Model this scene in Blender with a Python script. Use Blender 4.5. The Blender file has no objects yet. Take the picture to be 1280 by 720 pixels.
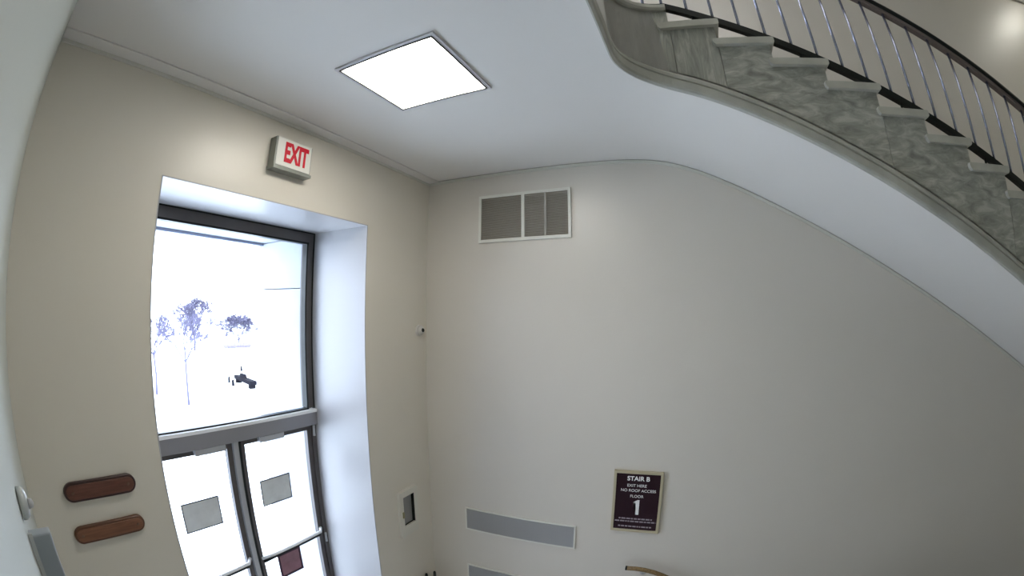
import bpy, bmesh, math, random
from mathutils import Vector, Matrix

# ------------------------------------------------------------------ camera, sky, light, exposure
# x = into the room from the entrance wall, y = 0 on the long back wall, z = up from the entrance floor (metres)
scene = bpy.context.scene
COL = scene.collection
CAM_POS = Vector((2.3954, -3.5282, 3.1081))
YAW, PITCH, ROLL = 1.9725, 0.0584, 0.0008
fwd = Vector((math.cos(YAW) * math.cos(PITCH), math.sin(YAW) * math.cos(PITCH), math.sin(PITCH)))
rt = Vector((math.sin(YAW), -math.cos(YAW), 0))
up = rt.cross(fwd)
r2 = rt * math.cos(ROLL) + up * math.sin(ROLL)
u2 = -rt * math.sin(ROLL) + up * math.cos(ROLL)
cd = bpy.data.cameras.new('camera')
cam = bpy.data.objects.new('camera', cd)
COL.objects.link(cam)
cam.matrix_world = Matrix(((r2.x, u2.x, -fwd.x, CAM_POS.x), (r2.y, u2.y, -fwd.y, CAM_POS.y),
                           (r2.z, u2.z, -fwd.z, CAM_POS.z), (0, 0, 0, 1)))
scene.camera = cam
scene.render.engine = 'CYCLES'
cd.type = 'PANO'                       # wide-angle security lens: 550 px per radian on a 1280 px wide frame
cd.panorama_type = 'FISHEYE_LENS_POLYNOMIAL'
cd.sensor_width = 36.0
cd.sensor_fit = 'HORIZONTAL'
cd.fisheye_fov = math.radians(179)
K1 = (1280 / 36.0) / 550.36
cd.fisheye_polynomial_k0 = 0
cd.fisheye_polynomial_k1 = -K1
cd.fisheye_polynomial_k2 = 0
cd.fisheye_polynomial_k3 = -0.0136 * K1 ** 3
cd.fisheye_polynomial_k4 = 0
cd.clip_start = 0.01
cd.clip_end = 500

world = bpy.data.worlds.new('overcast_sky')
scene.world = world
world.use_nodes = True
bg = world.node_tree.nodes['Background']
bg.inputs[0].default_value = (0.76, 0.85, 1.0, 1)
bg.inputs[1].default_value = 6.6

vs = scene.view_settings
vs.view_transform = 'Standard'
vs.look = 'None'
vs.exposure = 0.84
vs.gamma = 1.0
vs.use_curve_mapping = False
scene.cycles.max_bounces = 12
scene.cycles.diffuse_bounces = 8
scene.cycles.transparent_max_bounces = 16
scene.cycles.sample_clamp_indirect = 6.0

LAMP_STRENGTH = 12.5
UPPER_LAMP_STRENGTH = 38.0
WELL_FILL_STRENGTH = 2.5  # strength of the added fill lamp above the stairwell


def portal(name, loc, sy, sz):
    l = bpy.data.lights.new(name, 'AREA')
    l.shape = 'RECTANGLE'
    l.size = sz
    l.size_y = sy
    l.cycles.is_portal = True
    o = bpy.data.objects.new(name, l)
    COL.objects.link(o)
    o.location = loc
    o.rotation_euler = (0, math.radians(-90), 0)     # faces into the room (+x)
    return o


portal('entrance_daylight', (-0.80, -1.78, 1.9), 1.8, 3.8)
portal('added_window_daylight', (-0.80, -1.78, 6.1), 1.8, 1.6)  # portal for the added upper window

# ------------------------------------------------------------------ materials
MATS = {}


def mat(name, color, rough=0.5, metal=0.0, bump=0.0, bscale=40.0, vary=0.0, vscale=3.0, spec=0.5, emit=None, coat=0.0):
    if name in MATS:
        return MATS[name]
    m = bpy.data.materials.new(name)
    m.use_nodes = True
    nt = m.node_tree
    b = nt.nodes['Principled BSDF']
    b.inputs['Base Color'].default_value = (*color, 1)
    b.inputs['Roughness'].default_value = rough
    b.inputs['Metallic'].default_value = metal
    b.inputs['Specular IOR Level'].default_value = spec
    b.inputs['Coat Weight'].default_value = coat
    if emit:
        b.inputs['Emission Color'].default_value = (*emit[0], 1)
        b.inputs['Emission Strength'].default_value = emit[1]
    tc = nt.nodes.new('ShaderNodeTexCoord')
    if vary:
        n = nt.nodes.new('ShaderNodeTexNoise')
        n.inputs['Scale'].default_value = vscale
        n.inputs['Detail'].default_value = 4
        nt.links.new(tc.outputs['Object'], n.inputs['Vector'])
        cr = nt.nodes.new('ShaderNodeValToRGB')
        cr.color_ramp.elements[0].position = 0.3
        cr.color_ramp.elements[1].position = 0.7
        cr.color_ramp.elements[0].color = (*[c * (1 - vary) for c in color], 1)
        cr.color_ramp.elements[1].color = (*[min(1, c * (1 + vary)) for c in color], 1)
        nt.links.new(n.outputs['Fac'], cr.inputs['Fac'])
        nt.links.new(cr.outputs['Color'], b.inputs['Base Color'])
    if bump:
        n2 = nt.nodes.new('ShaderNodeTexNoise')
        n2.inputs['Scale'].default_value = bscale
        n2.inputs['Detail'].default_value = 3
        nt.links.new(tc.outputs['Object'], n2.inputs['Vector'])
        bp = nt.nodes.new('ShaderNodeBump')
        bp.inputs['Strength'].default_value = bump
        bp.inputs['Distance'].default_value = 0.01
        nt.links.new(n2.outputs['Fac'], bp.inputs['Height'])
        nt.links.new(bp.outputs['Normal'], b.inputs['Normal'])
    MATS[name] = m
    return m


def marble_mat(name='grey_green_marble', scale=(1.2, 1.2, 3.0), tilt=25):
    m = mat(name, (0.2, 0.2, 0.18), rough=0.35)
    nt = m.node_tree
    b = nt.nodes['Principled BSDF']
    tc = nt.nodes.new('ShaderNodeTexCoord')
    mp = nt.nodes.new('ShaderNodeMapping')
    mp.inputs['Scale'].default_value = scale
    mp.inputs['Rotation'].default_value = (0, math.radians(tilt), 0)
    nt.links.new(tc.outputs['Object'], mp.inputs['Vector'])
    n1 = nt.nodes.new('ShaderNodeTexNoise')
    n1.inputs['Scale'].default_value = 4.0
    n1.inputs['Detail'].default_value = 8
    n1.inputs['Roughness'].default_value = 0.65
    n1.inputs['Distortion'].default_value = 0.8
    nt.links.new(mp.outputs['Vector'], n1.inputs['Vector'])
    cr = nt.nodes.new('ShaderNodeValToRGB')
    e = cr.color_ramp.elements
    e[0].position = 0.30
    e[0].color = (0.21, 0.213, 0.19, 1)
    e[1].position = 0.72
    e[1].color = (0.64, 0.64, 0.59, 1)
    x = e.new(0.5)
    x.color = (0.38, 0.383, 0.345, 1)
    nt.links.new(n1.outputs['Fac'], cr.inputs['Fac'])
    nt.links.new(cr.outputs['Color'], b.inputs['Base Color'])
    return m


def wood_mat(name, c1, c2, rough=0.4):
    m = mat(name, c1, rough=rough)
    nt = m.node_tree
    b = nt.nodes['Principled BSDF']
    tc = nt.nodes.new('ShaderNodeTexCoord')
    mp = nt.nodes.new('ShaderNodeMapping')
    mp.inputs['Scale'].default_value = (40, 4, 40)
    nt.links.new(tc.outputs['Object'], mp.inputs['Vector'])
    n1 = nt.nodes.new('ShaderNodeTexNoise')
    n1.inputs['Scale'].default_value = 2.0
    n1.inputs['Detail'].default_value = 6
    nt.links.new(mp.outputs['Vector'], n1.inputs['Vector'])
    cr = nt.nodes.new('ShaderNodeValToRGB')
    cr.color_ramp.elements[0].position = 0.35
    cr.color_ramp.elements[1].position = 0.7
    cr.color_ramp.elements[0].color = (*c1, 1)
    cr.color_ramp.elements[1].color = (*c2, 1)
    nt.links.new(n1.outputs['Fac'], cr.inputs['Fac'])
    nt.links.new(cr.outputs['Color'], b.inputs['Base Color'])
    return m


def glass_mat():
    m = bpy.data.materials.new('clear_glass')
    m.use_nodes = True
    nt = m.node_tree
    nt.nodes.clear()
    out = nt.nodes.new('ShaderNodeOutputMaterial')
    tr = nt.nodes.new('ShaderNodeBsdfTransparent')
    tr.inputs[0].default_value = (0.93, 0.94, 0.95, 1)
    gl = nt.nodes.new('ShaderNodeBsdfGlossy')
    gl.inputs['Roughness'].default_value = 0.02
    mx = nt.nodes.new('ShaderNodeMixShader')
    mx.inputs[0].default_value = 0.045
    nt.links.new(tr.outputs[0], mx.inputs[1])
    nt.links.new(gl.outputs[0], mx.inputs[2])
    nt.links.new(mx.outputs[0], out.inputs[0])
    return m


WALL = mat('beige_wall_paint', (0.70, 0.66, 0.58), rough=0.345, bump=0.04, bscale=60, vary=0.012, vscale=1.3)
GREEN_WALL = mat('pale_grey_green_paint', (0.48, 0.505, 0.465), rough=0.45, bump=0.04, bscale=60)
CEIL = mat('white_ceiling_paint', (0.77, 0.755, 0.735), rough=0.7, bump=0.03, bscale=50)
WHITE = mat('white_gloss_paint', (0.45, 0.445, 0.455), rough=0.35)
TRIMP = mat('cream_trim_paint', (0.66, 0.66, 0.60), rough=0.4)
GROOVE = mat('grey_joint_paint', (0.42, 0.41, 0.38), rough=0.6)  # plain grey for the wall joint strip and the upper rail
FLOORM = mat('pale_terrazzo', (0.74, 0.72, 0.70), rough=0.35, vary=0.18, vscale=60)
MARBLE = marble_mat(scale=(1.6, 1.6, 4.5))
MARBLE_V = marble_mat('upright_veined_marble', (6.0, 6.0, 0.9), 3)
WALL_B = mat('pale_beige_wall_paint', (0.65, 0.61, 0.55), rough=0.36, spec=0.95, bump=0.04, bscale=60, vary=0.012, vscale=1.3)
MARBLE_LIGHT = mat('light_stone_moulding', (0.44, 0.44, 0.40), rough=0.35, vary=0.15, vscale=5, bump=0.05)
TREADM = mat('grey_stone_tread', (0.48, 0.475, 0.425), rough=0.35, vary=0.12, vscale=8)
BRONZE = mat('dark_bronze_frame', (0.10, 0.09, 0.088), rough=0.4, metal=0.2)
ALU = mat('grey_aluminium', (0.30, 0.295, 0.31), rough=0.4, metal=0.4)
ALUL = mat('pale_aluminium', (0.50, 0.51, 0.53), rough=0.35, metal=0.5)
STEEL = mat('brushed_steel_bar', (0.42, 0.45, 0.60), rough=0.22, metal=0.9)
WHITE_MET = mat('white_enamel_metal', (0.86, 0.86, 0.87), rough=0.3)
BLACK = mat('black_paint', (0.006, 0.009, 0.008), rough=0.4, spec=0.3)
RAILU = mat('dark_red_brown_underside', (0.15, 0.12, 0.11), rough=0.4)
GLASS = glass_mat()
GRILLE = mat('grey_grille_paint', (0.28, 0.255, 0.215), rough=0.55)
SLATG = mat('grey_louvre_metal', (0.36, 0.37, 0.38), rough=0.5, vary=0.05)
FRAMEW = mat('ivory_frame_paint', (0.74, 0.73, 0.67), rough=0.35)
STONE_OUT = mat('pale_limestone', (0.46, 0.48, 0.52), rough=0.8, vary=0.05, bump=0.1)
SNOW = mat('pale_frosted_ground', (0.80, 0.84, 0.85), rough=0.9, vary=0.08, vscale=0.15)
BARK = mat('haze_tinted_bark', (0.075, 0.07, 0.12), rough=0.9)  # lilac tint puts the haze of distance into the bark colour
DARK = mat('near_black_plastic', (0.006, 0.006, 0.010), rough=0.95, spec=0.05)
PAPER = mat('grey_paper_back', (0.66, 0.68, 0.67), rough=0.7, vary=0.08, vscale=9)
MAROONP = mat('maroon_paper', (0.30, 0.15, 0.18), rough=0.6, vary=0.15, vscale=12)
MAROOND = mat('dark_maroon_border', (0.045, 0.012, 0.03), rough=0.6)
SIGNM = mat('dark_maroon_sign_face', (0.022, 0.007, 0.013), rough=0.5, spec=0.2)
GOLD = mat('pale_gold_frame', (0.52, 0.46, 0.32), rough=0.35, metal=0.3)
INK = mat('white_sign_lettering', (0.85, 0.85, 0.85), rough=0.5)
INKD = mat('grey_mauve_small_print', (0.33, 0.28, 0.32), rough=0.5)
EXITW = mat('exit_sign_white_face', (0.62, 0.62, 0.56), rough=0.4, emit=((1, 0.97, 0.92), 0.06))
EXITG = mat('exit_sign_grey_housing', (0.26, 0.27, 0.24), rough=0.4, metal=0.3)
EXITR = mat('exit_sign_red_letters', (0.50, 0.004, 0.02), rough=0.4, emit=((1, 0.0, 0.03), 0.05))
LAMP = mat('lit_diffuser', (0.9, 0.9, 0.9), rough=0.5, emit=((1.0, 0.95, 0.86), LAMP_STRENGTH))
LAMPU = mat('lit_round_diffuser', (0.9, 0.9, 0.9), rough=0.5, emit=((1.0, 0.97, 0.86), UPPER_LAMP_STRENGTH))
WOODD = wood_mat('dark_red_brown_wood', (0.10, 0.035, 0.022), (0.17, 0.065, 0.042))
WOODL = wood_mat('warm_brown_wood', (0.16, 0.062, 0.03), (0.25, 0.105, 0.052))
BRASSY = wood_mat('brown_brass_rail', (0.16, 0.10, 0.045), (0.30, 0.20, 0.09), rough=0.25)
ENCL = mat('blue_grey_enclosure', (0.34, 0.38, 0.42), rough=0.4)
DEVICE = mat('glossy_white_plastic', (0.52, 0.55, 0.55), rough=0.15)
WINDARK = mat('smoked_cabinet_glass', (0.26, 0.26, 0.26), rough=0.2)


# ------------------------------------------------------------------ helpers
def new_bm():
    return bmesh.new()


def add_box(bm, x0, x1, y0, y1, z0, z1):
    v = [bm.verts.new((x, y, z)) for x in (x0, x1) for y in (y0, y1) for z in (z0, z1)]
    for f in ((0, 1, 3, 2), (4, 6, 7, 5), (0, 4, 5, 1), (2, 3, 7, 6), (0, 2, 6, 4), (1, 5, 7, 3)):
        bm.faces.new([v[i] for i in f])
    return v


def obj(name, bm, m, parent=None, smooth=False, bevel=0.0, shift=None):
    """link a bmesh as one object; geometry is in world coordinates, the origin is set to the base of the bounds"""
    bmesh.ops.recalc_face_normals(bm, faces=bm.faces)
    me = bpy.data.meshes.new(name)
    if bevel:
        bmesh.ops.bevel(bm, geom=list(bm.edges), offset=bevel, segments=2, profile=0.5, affect='EDGES', clamp_overlap=True)
    cs = [v.co for v in bm.verts]
    lo = Vector([min(c[i] for c in cs) for i in range(3)])
    hi = Vector([max(c[i] for c in cs) for i in range(3)])
    org = Vector(((lo.x + hi.x) / 2, (lo.y + hi.y) / 2, lo.z))
    bmesh.ops.translate(bm, verts=bm.verts, vec=-org)
    bm.to_mesh(me)
    bm.free()
    for p in me.polygons:
        p.use_smooth = smooth
    me.materials.append(m)
    o = bpy.data.objects.new(name, me)
    COL.objects.link(o)
    o.location = org
    if parent is not None:
        o.parent = parent
        o.location = org - wloc(parent)
    return o


def wloc(o):
    l = o.location.copy()
    while o.parent:
        o = o.parent
        l += o.location
    return l


def box(name, b, m, parent=None, bevel=0.0):
    bm = new_bm()
    add_box(bm, *b)
    return obj(name, bm, m, parent, bevel=bevel)


def empty(name, loc, label=None, cat=None, group=None, kind=None):
    o = bpy.data.objects.new(name, None)
    COL.objects.link(o)
    o.location = loc
    o.empty_display_size = 0.1
    tag(o, label, cat, group, kind)
    return o


def tag(o, label=None, cat=None, group=None, kind=None):
    for k, v in (('label', label), ('category', cat), ('group', group), ('kind', kind)):
        if v:
            o[k] = v
    return o


def struct(o, label=None, cat='wall'):
    return tag(o, label, cat, None, 'structure')


def slab_holes(us, vs_, filled, axis, a0, a1):
    """wall slab perpendicular to axis with open cells; us/vs_ are the breaks, filled(i,j) tells a solid cell"""
    bm = new_bm()
    cache = {}

    def V(u, v, a):
        k = (round(u, 5), round(v, 5), round(a, 5))
        if k not in cache:
            cache[k] = bm.verts.new((a, u, v) if axis == 0 else ((u, a, v) if axis == 1 else (u, v, a)))
        return cache[k]
    nu, nv = len(us) - 1, len(vs_) - 1
    F = lambda i, j: 0 <= i < nu and 0 <= j < nv and filled(i, j)
    for i in range(nu):
        for j in range(nv):
            if not F(i, j):
                continue
            u0, u1, v0, v1 = us[i], us[i + 1], vs_[j], vs_[j + 1]
            for a in (a0, a1):
                bm.faces.new([V(u0, v0, a), V(u1, v0, a), V(u1, v1, a), V(u0, v1, a)])
            for (di, dj, p, q) in ((-1, 0, (u0, v0), (u0, v1)), (1, 0, (u1, v0), (u1, v1)),
                                   (0, -1, (u0, v0), (u1, v0)), (0, 1, (u0, v1), (u1, v1))):
                if not F(i + di, j + dj):
                    bm.faces.new([V(*p, a0), V(*q, a0), V(*q, a1), V(*p, a1)])
    return bm


def sweep(bm, prof, path, closed_prof=True, cap=True):
    """sweep a 2D profile (side, up) along a path of (point, side_dir); up is world z"""
    rings = []
    for p, s in path:
        rings.append([bm.verts.new(Vector(p) + Vector(s) * a + Vector((0, 0, b))) for a, b in prof])
    n = len(prof)
    for r0, r1 in zip(rings, rings[1:]):
        for i in range(n if closed_prof else n - 1):
            j = (i + 1) % n
            bm.faces.new([r0[i], r0[j], r1[j], r1[i]])
    if cap and closed_prof:
        bm.faces.new(rings[0])
        bm.faces.new(list(reversed(rings[-1])))


def tube(bm, pts, radii, seg=8, cap=True):
    rings = []
    for i, p in enumerate(pts):
        a = Vector(pts[max(0, i - 1)])
        b = Vector(pts[min(len(pts) - 1, i + 1)])
        d = (b - a).normalized()
        ref = Vector((0, 0, 1)) if abs(d.z) < 0.95 else Vector((1, 0, 0))
        s = d.cross(ref).normalized()
        t = s.cross(d)
        r = radii[i] if isinstance(radii, (list, tuple)) else radii
        rings.append([bm.verts.new(Vector(p) + s * math.cos(2 * math.pi * k / seg) * r + t * math.sin(2 * math.pi * k / seg) * r) for k in range(seg)])
    for r0, r1 in zip(rings, rings[1:]):
        for k in range(seg):
            bm.faces.new([r0[k], r0[(k + 1) % seg], r1[(k + 1) % seg], r1[k]])
    if cap:
        bm.faces.new(rings[0])
        bm.faces.new(list(reversed(rings[-1])))


def lathe(bm, prof, origin, axis, seg=24):
    """revolve (distance along axis, radius) around an axis through origin"""
    ax = Vector(axis).normalized()
    ref = Vector((0, 0, 1)) if abs(ax.z) < 0.9 else Vector((1, 0, 0))
    s = ax.cross(ref).normalized()
    t = s.cross(ax)
    rings = []
    for d, r in prof:
        c = Vector(origin) + ax * d
        if r < 1e-5:
            rings.append([bm.verts.new(c)])
        else:
            rings.append([bm.verts.new(c + (s * math.cos(2 * math.pi * k / seg) + t * math.sin(2 * math.pi * k / seg)) * r) for k in range(seg)])
    for r0, r1 in zip(rings, rings[1:]):
        for k in range(seg):
            l = (k + 1) % seg
            q = [r0[k % len(r0)], r0[l % len(r0)], r1[l % len(r1)], r1[k % len(r1)]]
            q = [v for i, v in enumerate(q) if v not in q[:i]]
            if len(q) >= 3:
                bm.faces.new(q)
    if len(rings[0]) > 1:
        bm.faces.new(rings[0])
    if len(rings[-1]) > 1:
        bm.faces.new(list(reversed(rings[-1])))


def text(name, body, size, loc, rot, m, parent, extrude=0.0015, sx=1.0, bold=0.0):
    c = bpy.data.curves.new(name, 'FONT')
    c.body = body
    c.size = size
    c.align_x = 'CENTER'
    c.align_y = 'CENTER'
    c.extrude = extrude
    c.offset = bold
    t = bpy.data.objects.new('text_source', c)
    COL.objects.link(t)
    dg = bpy.context.evaluated_depsgraph_get()
    me = bpy.data.meshes.new_from_object(t.evaluated_get(dg))
    bpy.data.objects.remove(t)
    bpy.data.curves.remove(c)
    me.name = name
    me.materials.clear()
    me.materials.append(m)
    o = bpy.data.objects.new(name, me)
    COL.objects.link(o)
    o.rotation_euler = rot
    o.scale = (sx, 1, 1)
    o.location = Vector(loc)
    if parent is not None:
        o.parent = parent
        o.location = Vector(loc) - wloc(parent)
    return o


ON_BACK = (math.radians(90), 0, 0)
ON_LEFT = (math.radians(90), 0, math.radians(90))


# ------------------------------------------------------------------ dimensions
H1 = 4.40                      # entrance ceiling
H2 = 7.10                      # upper ceiling
XR = 9.0                       # far right wall
YC = -3.528                    # near wall at the entrance corner
YCF = -3.61                    # near wall further along
OY0, OY1, OZ = -2.68, -0.881, 3.813   # entrance opening
WX = 2.112                     # landing edge over the stairwell
YF = -1.32                     # stair stringer face
ARC = 0.33
STEP_X0, RUN, RISE, Z0 = 2.434, 0.3045, 0.1462, 4.903
NSTEP = 16
BASE = -2.4                    # bottom of the stair going down


def soffit(x):
    s = 0.18
    t = (x - 2.298) / s
    return H1 - 0.5212 * s * (math.log1p(math.exp(t)) if t < 30 else t)


# plan curve of the landing edge and the stringer
def plan_path(off=0.0, x_end=7.31, straight=0.12):
    """points and outward (towards the open well) side directions; off > 0 moves out into the well"""
    out = []
    y = -3.56
    while y < -1.65 - 1e-6:
        out.append((WX + off, y, (1, 0, 0)))
        y += 0.2
    cx, cy = WX + ARC, YF - ARC
    for k in range(0, 13):
        a = math.pi - k * math.pi / 2 / 12
        out.append((cx + (ARC - off) * math.cos(a), cy + (ARC - off) * math.sin(a), (-math.cos(a), -math.sin(a), 0)))
    x = cx + straight
    while x < x_end:
        out.append((x, YF - off, (0, -1, 0)))
        x += straight
    out.append((x_end, YF - off, (0, -1, 0)))
    return out


# ------------------------------------------------------------------ setting
# entrance wall (left in the picture) with the entrance opening and an added upper window opening
ys = [-3.9, OY0, OY1, 0.3]
zs = [0.0, OZ, 5.35, 6.85, H2]
bm = slab_holes(ys, zs, lambda i, j: not (i == 1 and j in (0, 2)), 0, -0.75, 0.0)
struct(obj('wall_left', bm, WALL), 'beige painted entrance wall around the deep glazed doorway')
box_b = new_bm()
add_box(box_b, -0.75, 0.0, -3.9, 0.3, BASE - 0.2, 0.0)
struct(obj('wall_foundation', box_b, GREEN_WALL), 'foundation wall below the entrance floor')
bm = new_bm()
add_box(bm, 0.0, XR, 0.0, 0.3, BASE, H2)
struct(obj('wall_back', bm, WALL_B), 'long beige back wall under and behind the staircase')
bm = new_bm()
add_box(bm, XR, XR + 0.3, -3.9, 0.3, BASE, H2)
struct(obj('wall_right', bm, WALL), 'far right wall of the stair hall')
# near wall, very slightly out of square, where the security camera hangs
bm = new_bm()
pts = [(0.0, YC), (3.2, YC - 0.026 * 3.2), (XR, YC - 0.026 * 3.2), (XR, -3.9), (0.0, -3.9)]
for z in (BASE, H2):
    pass
lo = [bm.verts.new((x, y, BASE)) for x, y in pts]
hi = [bm.verts.new((x, y, H2)) for x, y in pts]
bm.faces.new(lo)
bm.faces.new(list(reversed(hi)))
for i in range(5):
    j = (i + 1) % 5
    bm.faces.new([lo[i], hi[i], hi[j], lo[j]])
struct(obj('wall_near', bm, GREEN_WALL), 'pale grey green wall at the left edge beside the entrance wall')

# floor with the opening for the stair going down
bm = slab_holes([0.0, 2.2, 6.9, XR], [-3.61, -1.32, 0.0], lambda i, j: not (i == 1 and j == 1), 2, -0.25, 0.0)
struct(obj('floor', bm, FLOORM), 'pale terrazzo entrance floor', 'floor')
struct(box('floor_lower', (0, XR, -3.9, 0.0, BASE - 0.2, BASE), FLOORM), 'floor at the foot of the lower stair', 'floor')
sd = empty('lower_staircase', (2.2, -0.66, BASE), 'flight of stone steps going down behind the brown wall rail', 'staircase', kind='structure')
for k in range(15):
    x = 2.2 + k * 0.3
    box('step', (x, x + 0.31, YF, 0.0, -0.155 * (k + 1) - 0.3, -0.155 * (k + 1)), TREADM, sd)
struct(box('wall_lower', (2.2, 6.9, YF - 0.12, YF, BASE, -0.25), WALL), 'side wall of the lower flight')

# ceiling: flat slab over the entrance, running smoothly into the sloping soffit under the flight
bm = new_bm()
xs = [0.0, 0.8, 1.4] + [1.6 + 0.05 * k for k in range(11)]
xs = [x for x in xs if x < WX - 0.01] + [WX]
cx, cy = WX + ARC, YF - ARC
prof = [(x, -3.62) for x in xs]
prof += [(WX + 1e-4, cy)]
for k in range(1, 13):
    a = math.pi - k * math.pi / 2 / 12
    prof.append((cx + ARC * math.cos(a), cy + ARC * math.sin(a)))
x = cx + 0.08
while x < 7.31:
    prof.append((x, YF))
    x += 0.08
prof.append((7.31, YF))
prof.append((XR, YF))


def top_z(x):
    if x < STEP_X0 - 0.06:
        return Z0 - 0.045
    return min(Z0 - 0.045, soffit(x) + 0.12)


lb, lt = [], []
for (x, y) in prof:
    z = soffit(min(x, 7.31))
    zt = top_z(min(x, 7.31))
    lb.append((bm.verts.new((x, y, z)), bm.verts.new((x, 0.0, z))))
    lt.append((bm.verts.new((x, y, zt)), bm.verts.new((x, 0.0, zt))))
soff_faces = []
for i in range(len(prof) - 1):
    soff_faces.append(bm.faces.new([lb[i][0], lb[i + 1][0], lb[i + 1][1], lb[i][1]]))
    bm.faces.new([lt[i][0], lt[i][1], lt[i + 1][1], lt[i + 1][0]])
    bm.faces.new([lb[i][0], lt[i][0], lt[i + 1][0], lb[i + 1][0]])
    bm.faces.new([lb[i][1], lb[i + 1][1], lt[i + 1][1], lt[i][1]])
bm.faces.new([lb[0][0], lb[0][1], lt[0][1], lt[0][0]])
bm.faces.new([lb[-1][0], lt[-1][0], lt[-1][1], lb[-1][1]])
c = obj('ceiling', bm, CEIL)
# analytic normals on the curved underside
nl = []
for p in c.data.polygons:
    p.use_smooth = True
    for li in p.loop_indices:
        if p.normal.z < -0.5:
            xw = c.data.vertices[c.data.loops[li].vertex_index].co.x + c.location.x
            dz = (soffit(min(xw, 7.3) + 0.005) - soffit(min(xw, 7.3) - 0.005)) / 0.01 if xw < 7.3 else 0.0
            nl.append(Vector((dz, 0, -1)).normalized())
        else:
            nl.append(p.normal.copy())
c.data.normals_split_custom_set(nl)
struct(c, 'white ceiling curving down into the sloping underside of the stair', 'ceiling')
struct(box('ceiling_upper', (0, XR, -3.62, 0.0, H2, H2 + 0.2), CEIL), 'ceiling above the upper landing', 'ceiling')
struct(box('floor_upper', (0, WX - 0.03, -3.62, 0.0, Z0 - 0.045, Z0), FLOORM), 'upper landing floor', 'floor')

# thin mouldings where wall meets ceiling (trim), following the stair soffit on the back wall
bm = new_bm()
add_box(bm, 0.0, 0.014, YC, 0.0, H1 - 0.035, H1 - 0.010)
struct(obj('trim_1', bm, TRIMP, bevel=0.003), 'thin cream moulding along the top of the entrance wall', 'moulding')
bm = new_bm()
add_box(bm, 0.0, 0.004, YC, 0.0, H1 - 0.010, H1 - 0.001)
struct(obj('trim_2', bm, mat('dark_ceiling_joint', (0.16, 0.16, 0.14), 0.7)), 'dark joint between the entrance wall and the ceiling', 'moulding')
bm = new_bm()
sweep(bm, [(0, -0.002), (0.11, -0.002), (0.11, -0.010), (0.095, -0.014), (0, -0.014)],
      [((0.0, YC, H1), (1, 0, 0)), ((0.0, 0.0, H1), (1, 0, 0))])
struct(obj('trim_3', bm, CEIL), 'shallow plaster band on the ceiling beside the entrance wall', 'moulding')
bxs = [0.0 + 0.06 * k for k in range(int(7.3 / 0.06) + 1)]
bm = new_bm()
sweep(bm, [(0, -0.034), (0.013, -0.034), (0.013, -0.010), (0, -0.010)], [((x, 0, soffit(x)), (0, -1, 0)) for x in bxs])
struct(obj('trim_4', bm, TRIMP), 'thin cream moulding on the back wall following the stair underside', 'moulding')
bm = new_bm()
sweep(bm, [(0, -0.010), (0.004, -0.010), (0.004, 0.002), (0, 0.002)], [((x, 0, soffit(x)), (0, -1, 0)) for x in bxs])
struct(obj('trim_5', bm, GROOVE), 'dark joint between the back wall and the stair underside', 'moulding')
struct(box('trim_6', (4.0, XR, -0.03, 0.0, 6.54, 6.60), GROOVE), 'thin dark rail high on the upper wall', 'moulding')

# white lining of the deep entrance reveal
bm = new_bm()
add_box(bm, -0.65, 0.0015, OY1 - 0.006, OY1 + 0.002, 0.0, OZ)
add_box(bm, -0.65, 0.0015, OY0 - 0.002, OY0 + 0.006, 0.0, OZ)
add_box(bm, -0.65, 0.0015, OY0, OY1, OZ - 0.006, OZ + 0.002)
struct(obj('trim_7', bm, WHITE), 'white lining of the deep entrance recess', 'reveal')

# ------------------------------------------------------------------ entrance glazing
FX = -0.65                      # inner face of the frames
JY0, JY1 = OY0 + 0.006, OY1 - 0.006
w1 = empty('window_1', (FX, -1.78, 2.10), 'dark framed transom window above the glazed entrance doors', 'window', kind='structure')
bm = new_bm()
add_box(bm, FX - 0.09, FX, JY0, JY1, 3.715, OZ - 0.006)
add_box(bm, FX - 0.09, FX, JY1 - 0.075, JY1, 2.25, 3.715)
add_box(bm, FX - 0.09, FX, JY0, JY0 + 0.075, 2.25, 3.715)
obj('window_frame', bm, BRONZE, w1)
box('pane', (FX - 0.05, FX - 0.042, JY0 + 0.07, JY1 - 0.07, 2.25, 3.72), GLASS, w1)
box('highlight_strip', (FX - 0.02, FX + 0.036, JY0, JY1, 2.212, 2.240), WHITE_MET, w1, bevel=0.003)  # white strip stands in for the highlight along the top of the transom bar
box('transom_bar', (FX - 0.09, FX + 0.03, JY0, JY1, 2.095, 2.212), ALU, w1, bevel=0.004)
bm = new_bm()
add_box(bm, FX - 0.055, FX + 0.003, JY0 + 0.07, JY1 - 0.07, 3.700, 3.716)
add_box(bm, FX - 0.055, FX + 0.003, JY1 - 0.090, JY1 - 0.074, 2.24, 3.716)
add_box(bm, FX - 0.055, FX + 0.003, JY0 + 0.07, JY1 - 0.07, 2.240, 2.252)
add_box(bm, FX - 0.02, FX + 0.004, JY0, JY1, OZ - 0.018, OZ - 0.006)
add_box(bm, FX - 0.02, FX + 0.004, JY1 - 0.012, JY1, 2.24, OZ - 0.018)
obj('halo_edge', bm, BLACK, w1)  # black edge strips added to imitate the sharpening halo round the frame

df = struct(empty('door_frame', (FX, -1.78, 0.0)), 'dark jambs of the double entrance doors', 'door frame')
box('jamb', (FX - 0.09, FX, JY1 - 0.045, JY1, 0.0, 2.10), BRONZE, df)
box('jamb', (FX - 0.09, FX, JY0, JY0 + 0.045, 0.0, 2.10), BRONZE, df)
box('threshold', (FX - 0.09, FX + 0.02, JY0, JY1, 0.0, 0.02), ALU, df)


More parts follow.
